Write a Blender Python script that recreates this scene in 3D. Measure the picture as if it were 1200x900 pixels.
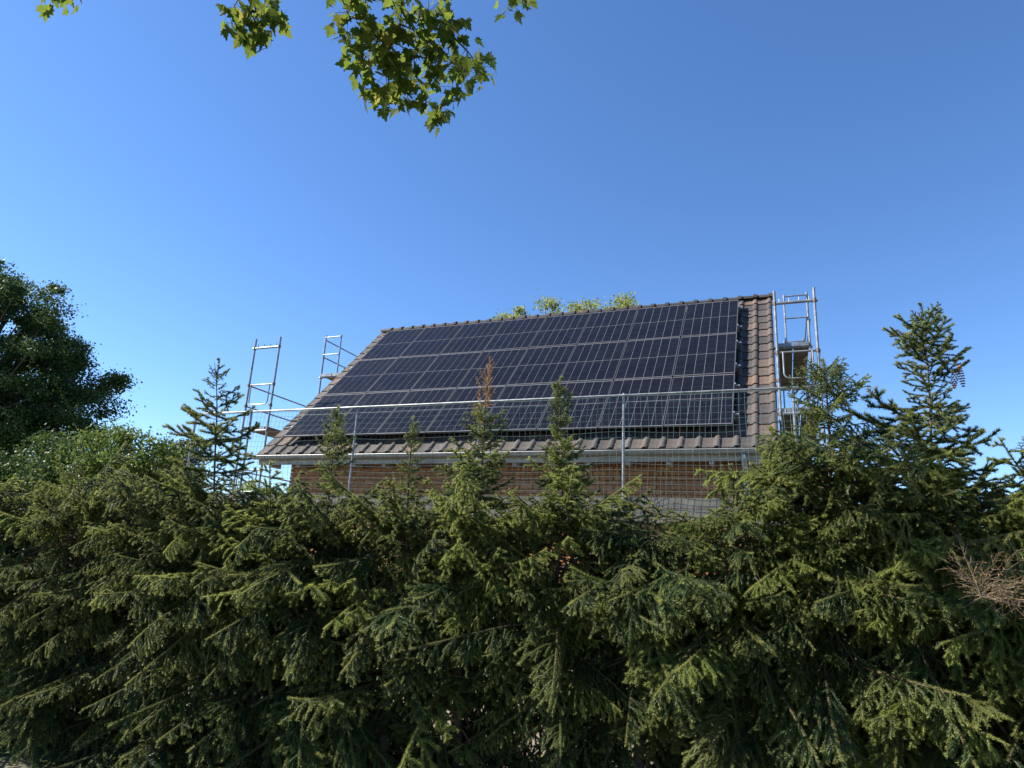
import bpy, math, random
import numpy as np
from mathutils import Vector, Matrix, Euler
rad = math.radians
for _o in list(bpy.data.objects): bpy.data.objects.remove(_o, do_unlink=True)
SC = bpy.context.scene
C = SC.collection
random.seed(7); NR = np.random.default_rng(7)

# ------------------------------------------------------------------ camera
EYE = 1.55
FPX = 799.0                       # focal length in pixels of the 1200 px wide photograph
PITCH, ROLL = rad(15.13), rad(2.97)
cf = np.array([0, math.cos(PITCH), math.sin(PITCH)]); _rt = np.array([1., 0, 0]); _up = np.cross(_rt, cf)
cr = math.cos(ROLL)*_rt + math.sin(ROLL)*_up
cu = -math.sin(ROLL)*_rt + math.cos(ROLL)*_up
cam = bpy.data.cameras.new('camera'); camo = bpy.data.objects.new('camera', cam); C.objects.link(camo)
camo.matrix_world = Matrix(((cr[0], cu[0], -cf[0], 0), (cr[1], cu[1], -cf[1], 0), (cr[2], cu[2], -cf[2], EYE), (0, 0, 0, 1)))
cam.sensor_width = 36; cam.lens = FPX/1200*36; cam.clip_end = 3000; cam.clip_start = 0.05
SC.camera = camo
def ray(x, y): return cf + cr*(x-600)/FPX - cu*(y-450)/FPX
def at_depth(x, y, Y):            # pixel -> point at a known distance Y in front of the camera
    d = ray(x, y); return d*(Y/d[1]) + np.array([0, 0, EYE])
def to_px(P):
    q = np.asarray(P, float) - np.array([0, 0, EYE]); d = q@cf
    return 600+FPX*(q@cr)/d, 450-FPX*(q@cu)/d, d

# ------------------------------------------------------------------ light
SUN_AZ, SUN_EL = rad(-87), rad(43)           # azimuth from +Y, negative = towards -X
sdir = Vector((math.sin(SUN_AZ)*math.cos(SUN_EL), math.cos(SUN_AZ)*math.cos(SUN_EL), math.sin(SUN_EL)))
sun = bpy.data.lights.new('sun', 'SUN'); sun.energy = 5.0; sun.angle = rad(0.53); sun.color = (1, .94, .84)
suno = bpy.data.objects.new('sun', sun); C.objects.link(suno)
suno.rotation_euler = sdir.to_track_quat('Z', 'Y').to_euler(); suno.location = (-20, 14, 22)
W = bpy.data.worlds.new('World'); SC.world = W; W.use_nodes = True
nt = W.node_tree; bg = nt.nodes['Background']
sky = nt.nodes.new('ShaderNodeTexSky'); sky.sky_type = 'NISHITA'; sky.sun_disc = False
sky.sun_elevation = SUN_EL; sky.sun_rotation = SUN_AZ
sky.altitude = 100; sky.air_density = 0.85; sky.dust_density = 0.1; sky.ozone_density = 4.5
hsv = nt.nodes.new('ShaderNodeHueSaturation'); hsv.inputs['Hue'].default_value = .503; hsv.inputs['Saturation'].default_value = 1.12
nt.links.new(sky.outputs[0], hsv.inputs['Color']); nt.links.new(hsv.outputs[0], bg.inputs[0]); bg.inputs[1].default_value = 0.10
vs = SC.view_settings; vs.view_transform = 'Standard'; vs.look = 'None'; vs.gamma = 1; vs.use_curve_mapping = False
vs.exposure = 1.28
SC.render.engine = 'CYCLES'
SC.cycles.max_bounces = 5; SC.cycles.diffuse_bounces = 3; SC.cycles.transmission_bounces = 3; SC.cycles.transparent_max_bounces = 8

# ------------------------------------------------------------------ materials
def mat(name, col, rough=.6, metal=0, spec=.5):
    m = bpy.data.materials.new(name); m.use_nodes = True
    b = m.node_tree.nodes['Principled BSDF']
    b.inputs['Base Color'].default_value = (*col, 1); b.inputs['Roughness'].default_value = rough
    b.inputs['Metallic'].default_value = metal; b.inputs['Specular IOR Level'].default_value = spec
    return m
def ramp(t, stops):
    r = t.nodes.new('ShaderNodeValToRGB'); e = r.color_ramp.elements
    while len(e) < len(stops): e.new(.5)
    for k, (p, c) in enumerate(stops): e[k].position = p; e[k].color = (*c, 1)
    return r
def mixc(t, fac, a, b, mode='MIX'):
    n = t.nodes.new('ShaderNodeMix'); n.data_type = 'RGBA'; n.blend_type = mode
    for i, v in ((0, fac), (6, a), (7, b)):
        if hasattr(v, 'is_linked') or hasattr(v, 'links'): t.links.new(v, n.inputs[i])
        elif isinstance(v, tuple): n.inputs[i].default_value = (*v, 1)
        else: n.inputs[i].default_value = v
    return n.outputs[2]
def noise(t, scale, detail=4, coord='Object', rough=.6):
    tc = t.nodes.new('ShaderNodeTexCoord'); n = t.nodes.new('ShaderNodeTexNoise')
    n.inputs['Scale'].default_value = scale; n.inputs['Detail'].default_value = detail; n.inputs['Roughness'].default_value = rough
    t.links.new(tc.outputs[coord], n.inputs['Vector']); return n.outputs['Fac']
def bump(t, src, strength, dist=.01):
    b = t.nodes.new('ShaderNodeBump'); b.inputs['Strength'].default_value = strength; b.inputs['Distance'].default_value = dist
    t.links.new(src, b.inputs['Height']); t.links.new(b.outputs[0], t.nodes['Principled BSDF'].inputs['Normal'])
def setcol(m, out): m.node_tree.links.new(out, m.node_tree.nodes['Principled BSDF'].inputs['Base Color'])
def island(t): return t.nodes.new('ShaderNodeNewGeometry').outputs['Random Per Island']
def objrand(t): return t.nodes.new('ShaderNodeObjectInfo').outputs['Random']
def attr(t, name):
    a = t.nodes.new('ShaderNodeAttribute'); a.attribute_name = name; return a.outputs['Fac']

def leafmat(name, stops, trans=.35, rough=.5, tipcol=None, objvar=None, spec=.18):
    m = mat(name, stops[0][1], rough, 0, spec); t = m.node_tree
    r = ramp(t, stops); t.links.new(island(t), r.inputs[0]); col = r.outputs[0]
    if objvar:
        r2 = ramp(t, objvar); t.links.new(objrand(t), r2.inputs[0]); col = mixc(t, .55, col, r2.outputs[0])
    if tipcol: col = mixc(t, attr(t, 'tip'), col, tipcol)
    setcol(m, col)
    b = t.nodes['Principled BSDF']; tr = t.nodes.new('ShaderNodeBsdfTranslucent'); mx = t.nodes.new('ShaderNodeMixShader')
    mx.inputs[0].default_value = trans
    hs = t.nodes.new('ShaderNodeHueSaturation'); hs.inputs['Hue'].default_value = .485; hs.inputs['Value'].default_value = 1.7
    t.links.new(col, hs.inputs['Color']); t.links.new(hs.outputs[0], tr.inputs[0])
    t.links.new(b.outputs[0], mx.inputs[1]); t.links.new(tr.outputs[0], mx.inputs[2])
    t.links.new(mx.outputs[0], t.nodes['Material Output'].inputs['Surface'])
    return m
M = {}
M['needle'] = leafmat('spruce needles', [(0, (.017, .034, .012)), (.5, (.034, .060, .021)), (1, (.074, .110, .038))], .30, .45,
                      (.26, .29, .085), [(0, (.017, .042, .025)), (.3, (.031, .060, .024)), (.65, (.050, .082, .025)), (.88, (.115, .130, .036)), (1, (.19, .19, .052))], .35)  # tip colour: fresh growth, brightened further so the colour carries some sunlight
M['needle_dead'] = leafmat('dead needles', [(0, (.30, .16, .045)), (.5, (.42, .25, .085)), (1, (.50, .35, .15))], .3, .6)
M['twig'] = mat('spruce twig bark', (.105, .066, .040), .85)
M['dead_twig'] = mat('dead twig', (.145, .11, .078), .9)
M['bark'] = mat('bark', (.09, .065, .045), .9)
_t = M['bark'].node_tree; _n = noise(_t, 30, 6); _r = ramp(_t, [(.3, (.045, .032, .024)), (.7, (.15, .115, .085))]); _t.links.new(_n, _r.inputs[0]); setcol(M['bark'], _r.outputs[0]); bump(_t, _n, .8, .02)
M['maple_leaf'] = leafmat('maple leaf', [(0, (.055, .09, .014)), (.5, (.095, .135, .020)), (.9, (.16, .17, .025)), (1, (.26, .19, .03))], .52, .65,
                          None, [(0, (.045, .085, .015)), (.6, (.08, .13, .022)), (.85, (.15, .165, .028)), (1, (.24, .17, .04))], .15)
M['dark_leaf'] = leafmat('dark broad leaf', [(0, (.025, .050, .014)), (.6, (.045, .080, .020)), (1, (.075, .115, .03))], .28, .5)
M['bright_leaf'] = leafmat('bright leaf', [(0, (.07, .12, .02)), (.6, (.11, .17, .03)), (1, (.16, .21, .045))], .4, .5)
M['mid_leaf'] = leafmat('mid green leaf', [(0, (.045, .08, .018)), (.6, (.075, .12, .025)), (1, (.13, .17, .035))], .35, .5)
M['pale_leaf'] = leafmat('pale leaf', [(0, (.12, .16, .035)), (.6, (.18, .21, .05)), (1, (.24, .25, .08))], .45, .5)
M['blue_leaf'] = leafmat('dull evergreen leaf', [(0, (.022, .046, .024)), (1, (.05, .085, .04))], .2, .5)

M['galv'] = mat('galvanised steel', (.50, .52, .54), .5, .7)
_t = M['galv'].node_tree; _r = ramp(_t, [(.35, (.17, .18, .195)), (.65, (.34, .35, .36))]); _t.links.new(noise(_t, 9, 5), _r.inputs[0]); setcol(M['galv'], _r.outputs[0])
M['rusty'] = mat('worn coupler steel', (.17, .135, .11), .7, .5)
M['alu'] = mat('anodised aluminium', (.46, .47, .49), .38, .8)
M['deck'] = mat('scaffold deck boards', (.13, .115, .10), .85)
_t = M['deck'].node_tree; _r = ramp(_t, [(.3, (.075, .068, .06)), (.7, (.21, .19, .165))]); _t.links.new(noise(_t, 5, 6), _r.inputs[0]); setcol(M['deck'], _r.outputs[0])
M['net'] = mat('net cord', (.10, .165, .18), .8)
M['zinc'] = mat('weathered zinc gutter', (.30, .31, .31), .5, .45)
_t = M['zinc'].node_tree; _r = ramp(_t, [(.3, (.24, .245, .245)), (.7, (.42, .42, .41))]); _t.links.new(noise(_t, 3, 6), _r.inputs[0]); setcol(M['zinc'], _r.outputs[0])
M['white_wood'] = mat('weathered white paint on wood', (.62, .60, .55), .7)
_t = M['white_wood'].node_tree; _r = ramp(_t, [(.3, (.27, .25, .215)), (.65, (.44, .41, .36))]); _t.links.new(noise(_t, 6, 6), _r.inputs[0]); setcol(M['white_wood'], _r.outputs[0])
M['soffit'] = mat('dark stained soffit boards', (.06, .045, .035), .8)
M['mortar'] = mat('mortar', (.25, .18, .125), .95)
M['brick'] = mat('brick', (.26, .11, .05), .9)
_t = M['brick'].node_tree; _r = ramp(_t, [(0, (.34, .155, .065)), (.4, (.43, .205, .088)), (.75, (.48, .24, .105)), (1, (.38, .20, .11))]); _t.links.new(island(_t), _r.inputs[0])
_n = noise(_t, 14, 6); _r2 = ramp(_t, [(.3, (.72, .70, .68)), (.7, (1.12, 1.1, 1.08))]); _t.links.new(_n, _r2.inputs[0])
setcol(M['brick'], mixc(_t, 1., _r.outputs[0], _r2.outputs[0], 'MULTIPLY')); bump(_t, _n, .5, .006)
M['tile'] = mat('concrete roof tile', (.16, .13, .12), .8)
_t = M['tile'].node_tree; _r = ramp(_t, [(0, (.028, .024, .0235)), (.35, (.047, .039, .036)), (.7, (.062, .048, .042)), (.9, (.100, .062, .043)), (1, (.056, .052, .050))]); _t.links.new(objrand(_t), _r.inputs[0])
_n = noise(_t, 11, 8, rough=.7); _r2 = ramp(_t, [(.28, (.52, .50, .50)), (.5, (1, 1, 1)), (.74, (1.7, 1.6, 1.45))]); _t.links.new(_n, _r2.inputs[0])
setcol(M['tile'], mixc(_t, 1., _r.outputs[0], _r2.outputs[0], 'MULTIPLY')); bump(_t, noise(_t, 60, 4), .4, .004)
M['cell'] = mat('solar cell glass', (.012, .013, .022), .22, 0, .1)
_t = M['cell'].node_tree; _r = ramp(_t, [(0, (.006, .006, .009)), (1, (.010, .010, .014))]); _t.links.new(island(_t), _r.inputs[0]); setcol(M['cell'], _r.outputs[0])
_b = _t.nodes['Principled BSDF']; _b.inputs['Coat Weight'].default_value = .05; _b.inputs['Coat Roughness'].default_value = .12
_rr = ramp(_t, [(.3, (.16, .16, .16)), (.75, (.38, .38, .38))]); _t.links.new(noise(_t, 1.4, 7), _rr.inputs[0]); _t.links.new(_rr.outputs[0], _b.inputs['Roughness'])
M['backsheet'] = mat('panel backsheet under glass', (.19, .19, .20), .4)
M['frame'] = mat('panel frame aluminium', (.085, .085, .09), .45, .4)
M['ground'] = mat('ground', (.1, .1, .06), .95)
_t = M['ground'].node_tree
_g = ramp(_t, [(.3, (.035, .055, .018)), (.7, (.075, .105, .032))]); _t.links.new(noise(_t, 2.2, 8), _g.inputs[0])
_d = ramp(_t, [(.3, (.16, .12, .085)), (.7, (.27, .215, .16))]); _t.links.new(noise(_t, 5, 8), _d.inputs[0])
_k = ramp(_t, [(.47, (0, 0, 0)), (.56, (1, 1, 1))]); _t.links.new(noise(_t, .22, 5), _k.inputs[0])
setcol(M['ground'], mixc(_t, _k.outputs[0], _g.outputs[0], _d.outputs[0])); bump(_t, noise(_t, 25, 6), .6, .03)

# ------------------------------------------------------------------ mesh helpers
class MB:
    def __init__(s): s.v = []; s.f = []; s.mi = []
    def add(s, v, f, m=0):
        o = len(s.v); s.v += [tuple(p) for p in v]; s.f += [tuple(i+o for i in q) for q in f]; s.mi += [m]*len(f)
    def box(s, x0, x1, y0, y1, z0, z1, m=0):
        s.add([(x0, y0, z0), (x1, y0, z0), (x1, y1, z0), (x0, y1, z0), (x0, y0, z1), (x1, y0, z1), (x1, y1, z1), (x0, y1, z1)],
              [(0, 3, 2, 1), (4, 5, 6, 7), (0, 1, 5, 4), (1, 2, 6, 5), (2, 3, 7, 6), (3, 0, 4, 7)], m)
    def tube(s, pts, r, n=8, m=0, cap=True):
        pts = [np.asarray(p, float) for p in pts]; k = len(pts)
        rs = [r]*k if np.isscalar(r) else list(r)
        vs_ = []; ref = None
        for i in range(k):
            d = pts[min(i+1, k-1)]-pts[max(i-1, 0)]; d = d/(np.linalg.norm(d)+1e-9)
            if ref is None:
                ref = np.array([0, 0, 1.]) if abs(d[2]) < .9 else np.array([1., 0, 0])
            a = np.cross(d, ref); a /= np.linalg.norm(a)+1e-9; b = np.cross(a, d); ref = b
            for j in range(n):
                th = 2*math.pi*j/n; vs_.append(pts[i]+rs[i]*(math.cos(th)*a+math.sin(th)*b))
        fs = [(i*n+j, i*n+(j+1) % n, (i+1)*n+(j+1) % n, (i+1)*n+j) for i in range(k-1) for j in range(n)]
        if cap: fs += [tuple(range(n-1, -1, -1)), tuple(range((k-1)*n, k*n))]
        s.add(vs_, fs, m)
    def mesh(s, name, mats, smooth=False):
        me = bpy.data.meshes.new(name); me.from_pydata(s.v, [], s.f)
        for m in (mats if isinstance(mats, (list, tuple)) else [mats]): me.materials.append(m)
        if any(s.mi): me.polygons.foreach_set('material_index', s.mi)
        if smooth: me.polygons.foreach_set('use_smooth', [True]*len(me.polygons))
        me.update(); return me
    def build(s, name, mats, parent=None, smooth=False): return link(name, s.mesh(name, mats, smooth), parent)
def link(name, me, parent=None, kind=None):
    o = bpy.data.objects.new(name, me); C.objects.link(o)
    if parent: o.parent = parent
    if kind: o['kind'] = kind
    return o
def tag(o, label, cat, group=None, kind=None):
    o['label'] = label; o['category'] = cat
    if group: o['group'] = group
    if kind: o['kind'] = kind
    return o
def thing(name, label, cat, loc=(0, 0, 0), rz=0, group=None):
    o = bpy.data.objects.new(name, None); C.objects.link(o); o.location = loc; o.rotation_euler = (0, 0, rz); o.empty_display_size = .2
    return tag(o, label, cat, group)
def tri_mesh(name, V, mats, tip=None, wood=None):
    """V: (n,3,3) loose triangles, wood: optional MB for slot 1, tip: per-triangle value"""
    n = len(V); verts = V.reshape(-1, 3)
    wv = np.array(wood.v) if wood and wood.v else np.zeros((0, 3))
    me = bpy.data.meshes.new(name)
    wf = wood.f if wood else []
    nv = len(verts)+len(wv); wl = sum(len(q) for q in wf); nl = 3*n+wl
    me.vertices.add(nv); me.vertices.foreach_set('co', np.concatenate([verts, wv]).astype('f').ravel())
    me.loops.add(nl); li = np.concatenate([np.arange(3*n), np.array([i+3*n for q in wf for i in q], int)]).astype('i')
    me.loops.foreach_set('vertex_index', li)
    me.polygons.add(n+len(wf))
    tot = np.concatenate([np.full(n, 3), np.array([len(q) for q in wf], int)]).astype('i')
    st = np.concatenate([[0], np.cumsum(tot)[:-1]]).astype('i')
    me.polygons.foreach_set('loop_start', st); me.polygons.foreach_set('loop_total', tot)
    for m in mats: me.materials.append(m)
    me.polygons.foreach_set('material_index', np.concatenate([np.zeros(n), np.array([0 if q == 1 else 1 for q in wood.mi]) if wood else np.zeros(0)]).astype('i'))
    if tip is not None:
        a = me.attributes.new('tip', 'FLOAT', 'POINT')
        a.data.foreach_set('value', np.concatenate([np.repeat(tip, 3), np.zeros(len(wv))]).astype('f'))
    me.update(calc_edges=True); me.validate(); return me

# ------------------------------------------------------------------ ground
g = MB(); N_ = 60; xs = [-900+1800*i/N_ for i in range(N_+1)]
for i in range(N_):
    for j in range(N_):
        g.add([(xs[i], xs[j], 0), (xs[i+1], xs[j], 0), (xs[i+1], xs[j+1], 0), (xs[i], xs[j+1], 0)], [(0, 1, 2, 3)])
go = g.build('ground', M['ground']); go['kind'] = 'structure'

# ------------------------------------------------------------------ the house (local axes: u along the ridge, w into the house, z up)
YAW, TH = rad(-22.01), rad(45.05)
OX, OY, OZ = -3.48, 17.92, 6.19+EYE          # top corner of the panel field
ct, st_ = math.cos(TH), math.sin(TH)
def rp(u, v, h): return (u, -ct*v-st_*h, OZ-st_*v+ct*h)     # v down the slope, h above the panel face
HR = thing('brick_house', 'brown brick house with steep brown tiled roof carrying the dark solar panels', 'house', (OX, OY, 0), YAW)
U0, U1 = -.50, 9.92; HB = -.21
V0, V1 = -.40, 5.62
NT, NRW = 35, 18; TW = (U1-U0)/NT; TL = (V1-V0)/NRW
WR = ct*(-V0)*1 + st_*(-HB)                   # ridge line
ZR = OZ-st_*V0+ct*HB
WE = -ct*V1-st_*HB; ZE = OZ-st_*V1+ct*HB      # front eave
# tile: profile across, lower edge at +v
prof = [(0, .006), (.018, .002), (.035, 0), (.10, 0), (.175, 0), (.195, .006), (.212, .022), (.232, .036), (.255, .040), (.278, .034), (.296, .018), (.306, .008)]
def tile_mesh():
    b = MB(); n = len(prof); k = TW/.298
    vv = []
    for (v, dz) in ((-.06, 0.0), (TL*.5, .010), (TL, .022)):
        for x, z in prof: vv.append((x*k, -v, z+dz))
    for (v, dz) in ((-.06, -.016), (TL, .006)):
        for x, z in prof: vv.append((x*k, -v+(.004 if v > 0 else 0), z+dz-.006))
    f = [(r*n+i, (r+1)*n+i, (r+1)*n+i+1, r*n+i+1) for r in range(2) for i in range(n-1)]
    f += [(2*n+i, 4*n+i, 4*n+i+1, 2*n+i+1) for i in range(n-1)]
    f += [(3*n+i, 3*n+i+1, 4*n+i+1, 4*n+i) for i in range(n-1)]
    f += [(0, 3*n, 4*n, 2*n, n), (n-1, 2*n-1, 3*n-1, 5*n-1, 4*n-1)]
    b.add(vv, f); return b
tmb = tile_mesh(); tme = tmb.mesh('roof_tile', M['tile'], True)
def sharpen(me, ang=40):
    try:
        me.set_sharp_from_angle(angle=rad(ang))
    except Exception: pass
sharpen(tme)
rest = MB()
Rs = Matrix.Rotation(TH, 4, 'X')
roofp = MB()
# structural roof deck under the tiles: two slopes
def slab(b, front):
    s = 1 if front else -1
    def q(u, v, h):
        p = rp(u, v, h); return p if front else (p[0], 2*WR-p[1], p[2])
    a = [q(U0+.05, V0, HB-.02), q(U1-.05, V0, HB-.02), q(U1-.05, V1-.06, HB-.02), q(U0+.05, V1-.06, HB-.02), q(U0+.05, V0, HB-.10), q(U1-.05, V0, HB-.10), q(U1-.05, V1-.06, HB-.10), q(U0+.05, V1-.06, HB-.10)]
    b.add(a, [(0, 3, 2, 1), (4, 5, 6, 7), (0, 1, 5, 4), (1, 2, 6, 5), (2, 3, 7, 6), (3, 0, 4, 7)])
slab(roofp, True); slab(roofp, False)
RO_ = roofp.build('roof', M['soffit'], HR)
for r in range(NRW):
    for c in range(NT):
        vis = c < 3 or c > NT-5 or r >= NRW-3 or r == 0
        p = rp(U0+c*TW, V0+r*TL, HB)
        j = (random.uniform(-.003, .003), random.uniform(-.006, .006), random.uniform(0, .004))
        if vis:
            o = link('roof_tile', tme, RO_); o.location = (p[0]+j[0], p[1]+j[1], p[2]+j[2]); o.rotation_euler = (TH, 0, random.uniform(-.008, .008))
        else:
            mt = Matrix.Translation(p) @ Rs
            rest.add([mt @ Vector(v) for v in tmb.v], tmb.f)
for r in range(NRW):                               # back slope
    for c in range(NT):
        p = rp(U0+(c+1)*TW, V0+r*TL, HB); mt = Matrix.Translation((p[0], 2*WR-p[1], p[2])) @ Matrix.Rotation(math.pi, 4, 'Z') @ Rs
        rest.add([mt @ Vector(v) for v in tmb.v], tmb.f)
o = rest.build('roof_tiles', M['tile'], RO_, True); sharpen(o.data); o['kind'] = 'stuff'
# ridge caps
def cap_mesh(L, R0, R1):
    b = MB(); n = 10
    for x, R_ in ((0, R0), (L*.86, R1), (L*.84, R1+.030), (L+.03, R1+.032)):
        for k in range(n+1):
            a = math.pi*k/n; b.v.append((x, math.cos(a)*R_*1.15, math.sin(a)*R_))
    for x, R_ in ((L+.03, R1), (0, R0-.014)):
        for k in range(n+1):
            a = math.pi*k/n; b.v.append((x, math.cos(a)*R_*1.15, math.sin(a)*R_))
    m = n+1
    for r in range(5):
        for k in range(n): b.f.append((r*m+k, (r+1)*m+k, (r+1)*m+k+1, r*m+k+1))
    b.mi = [0]*len(b.f); return b
NC = 31; CL = (U1-U0)/NC
M['ridge'] = M['tile'].copy(); M['ridge'].name = 'dark ridge tile'
for _nd in M['ridge'].node_tree.nodes:
    if _nd.type == 'VALTORGB' and len(_nd.color_ramp.elements) == 5:
        for _e in _nd.color_ramp.elements: _e.color = tuple(x*.40 for x in _e.color[:3])+(1,)
cme = cap_mesh(CL, .098, .092).mesh('ridge_tile', M['ridge'], True); sharpen(cme, 35)
for i in range(NC):
    o = link('ridge_tile', cme, RO_); o.location = (U0+i*CL, WR, ZR-.005+random.uniform(-.004, .004)); o.rotation_euler = (0, random.uniform(-.006, .006), random.uniform(-.01, .01))
# verge boards and gable walls
WX0, WX1 = .15, 9.45; WW = -3.46; WB = 2*WR-WW
def z_roof(w): return ZR-abs(w-WR)*math.tan(TH)
body = MB()
zt = z_roof(WW)-.16
ins = .058
body.add([(WX0+ins, WW+ins, 0), (WX1-ins, WW+ins, 0), (WX1-ins, WB-ins, 0), (WX0+ins, WB-ins, 0), (WX0+ins, WW+ins, zt), (WX1-ins, WW+ins, zt), (WX1-ins, WB-ins, zt), (WX0+ins, WB-ins, zt), (WX0+ins, WR, ZR-.2), (WX1-ins, WR, ZR-.2)],
         [(0, 1, 5, 4), (2, 3, 7, 6), (1, 2, 6, 9, 5), (3, 0, 4, 8, 7), (4, 5, 9, 8), (6, 7, 8, 9)])
WL = body.build('wall', M['mortar'], HR)
bk = MB(); BH, BL, J = .071, .24, .011
def course_wall(axis, fixed, a0, a1, top):
    z = .03; k = 0
    while z+BH < 8:
        x = a0-(BL+J)*(.5 if k % 2 else 0)
        while x < a1:
            x0, x1 = max(x, a0), min(x+BL, a1); d = random.uniform(-.0025, .0025)
            if x1-x0 > .04 and z+BH < top((x0+x1)/2):
                if axis == 'u': bk.box(x0, x1, fixed[0]+d, fixed[1], z, z+BH)
                else: bk.box(fixed[0]+d, fixed[1]+d, x0, x1, z, z+BH)
            x += BL+J
        z += BH+J; k += 1
course_wall('u', (WW, WW+.09), WX0, WX1, lambda x: zt)
course_wall('w', (WX0, WX0+.09), WW+.1, WB, lambda x: z_roof(x)-.2)
course_wall('w', (WX1-.09, WX1), WW+.1, WB, lambda x: z_roof(x)-.2)
o = bk.build('brick', M['brick'], WL); o['kind'] = 'stuff'
# windows (front wall, under the scaffold) with frame and panes
for u in (1.7, 4.6, 7.4):
    f = MB(); f.box(u-.62, u+.62, WW-.03, WW+.02, .95, 1.02); f.box(u-.62, u+.62, WW-.03, WW+.02, 2.08, 2.15)
    f.box(u-.62, u-.55, WW-.03, WW+.02, 1.02, 2.08); f.box(u+.55, u+.62, WW-.03, WW+.02, 1.02, 2.08); f.box(u-.03, u+.03, WW-.028, WW+.02, 1.02, 2.08)
    fo = f.build('window', M['white_wood'], HR)
    for s in (-1, 1):
        p = MB(); a, b_ = sorted((u+s*.03, u+s*.55)); p.box(a, b_, WW-.015, WW-.008, 1.02, 2.08); p.build('pane', M['cell'], fo)
# eave: fascia, rafters, gutter, brackets
fa = MB(); fa.box(U0+.04, U1-.04, WE+.035, WE+.06, ZE-.20, ZE-.045); fa.build('fascia', M['white_wood'], HR)
so = MB(); so.box(U0+.06, U1-.06, WE+.064, WW-.002, ZE-.10, ZE-.075); so.build('soffit', M['soffit'], HR)
for i in range(15):
    u = U0+.35+i*(U1-U0-.7)/14
    r = MB(); r.box(u-.04, u+.04, WE+.064, WW-.01, ZE-.245, ZE-.104); r.build('rafter_tail', M['white_wood'], HR)
gt = MB(); n = 12; GR = .068; gc = (WE-.035, ZE-.03)
rows = []
for R_ in (GR, GR-.006):
    for x in (U0-.03, U1+.03):
        for k in range(n+1):
            a = math.pi+math.pi*k/n; gt.v.append((x, gc[0]+math.cos(a)*R_, gc[1]+math.sin(a)*R_))
m_ = n+1
for k in range(n): gt.f += [(k, k+1, m_+k+1, m_+k), (2*m_+k, 3*m_+k, 3*m_+k+1, 2*m_+k+1), (k, 2*m_+k, 2*m_+k+1, k+1), (m_+k, m_+k+1, 3*m_+k+1, 3*m_+k)]
gt.f += [(0, m_, 3*m_, 2*m_), (n, 2*m_+n, 3*m_+n, m_+n), tuple(range(0, m_)), tuple(range(m_, 2*m_))]; gt.mi = [0]*len(gt.f)
gt.tube([(U0-.03, gc[0]-GR-.004, gc[1]+.004), (U1+.03, gc[0]-GR-.004, gc[1]+.004)], .010, 8)
GO = gt.build('gutter', M['zinc'], HR, False)
for i in range(13):
    u = U0+.3+i*.8
    b = MB()
    pts = [(u, gc[0]+math.cos(a)*(GR+.004), gc[1]+math.sin(a)*(GR+.004)) for a in np.linspace(math.pi, 2*math.pi, 9)]
    b.tube(pts, .008, 5); b.build('bracket', M['zinc'], GO)
dp = MB(); du = WX1-.06
dp.tube([(du, gc[0], gc[1]-GR), (du, gc[0]+.02, gc[1]-.17), (du, WW-.09, gc[1]-.42), (du, WW-.07, gc[1]-.52), (du, WW-.07, .0)], .045, 12)
dp.build('downpipe', M['zinc'], HR, True)
# barge boards on both gables
for u, s in ((U0+.02, 1), (U1-.045, 1)):
    b = MB()
    for fr in (True, False):
        def q(v, h):
            p = rp(u, v, h); return (p[1] if fr else 2*WR-p[1], p[2])
        c4 = [q(V0+.02, HB-.02), q(V1-.08, HB-.02), q(V1-.08, HB-.19), q(V0+.02, HB-.19)]
        b.add([(u, y, z) for y, z in c4]+[(u+.025, y, z) for y, z in c4], [(0, 1, 2, 3), (7, 6, 5, 4), (0, 4, 5, 1), (1, 5, 6, 2), (2, 6, 7, 3), (3, 7, 4, 0)])
    b.build('barge_board', M['soffit'], HR)

# ------------------------------------------------------------------ solar panels
PW, PH, PT, CP, RP_ = 1.134, 1.722, .035, 1.154, 1.742
fr = MB(); lip = .012
fr.box(0, PW, -lip, 0, -PT, 0); fr.box(0, PW, -PH, -PH+lip, -PT, 0)
fr.box(0, lip, -PH+lip, -lip, -PT, 0); fr.box(PW-lip, PW, -PH+lip, -lip, -PT, 0)
frm = fr.mesh('frame', M['frame'])
bs = MB(); bs.box(lip, PW-lip, -PH+lip, -lip, -.009, -.004); bsm = bs.mesh('backsheet', M['backsheet'])
ce = MB(); cw = .1784; gx = .0065; ch = .0905; gy = .0016
x00 = (PW-6*cw-5*gx)/2; tot = 18*ch+16*gy+.011; y00 = (PH-tot)/2
for i in range(6):
    for j in range(18):
        x = x00+i*(cw+gx); y = y00+j*(ch+gy)+(.011-gy if j >= 9 else 0); c = .006
        ce.add([(x+c, -y, -.0025), (x+cw-c, -y, -.0025), (x+cw, -y-c, -.0025), (x+cw, -y-ch, -.0025), (x, -y-ch, -.0025), (x, -y-c, -.0025)], [(0, 5, 4, 3, 2, 1)])
cem = ce.mesh('cells', M['cell'])
rown = ['the row below the ridge', 'the middle row', 'the row above the gutter']; ordn = ['first', 'second', 'third', 'fourth', 'fifth', 'sixth', 'seventh', 'eighth']
HM = Matrix.Translation((OX, OY, 0)) @ Matrix.Rotation(YAW, 4, 'Z')
for r in range(3):
    for c in range(8):
        t = thing('solar_panel', 'dark solar panel in %s, %s from the bare tile strip' % (rown[r], ordn[7-c]), 'solar panel', group='solar panels on the roof')
        t.matrix_world = HM @ Matrix.Translation(rp(c*CP+.01, r*RP_+.01, 0)) @ Matrix.Rotation(TH+random.uniform(-.004, .004), 4, 'X') @ Matrix.Rotation(random.uniform(-.004, .004), 4, 'Y')
        link('frame', frm, t); link('backsheet', bsm, t); link('cells', cem, t, 'stuff')
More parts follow.
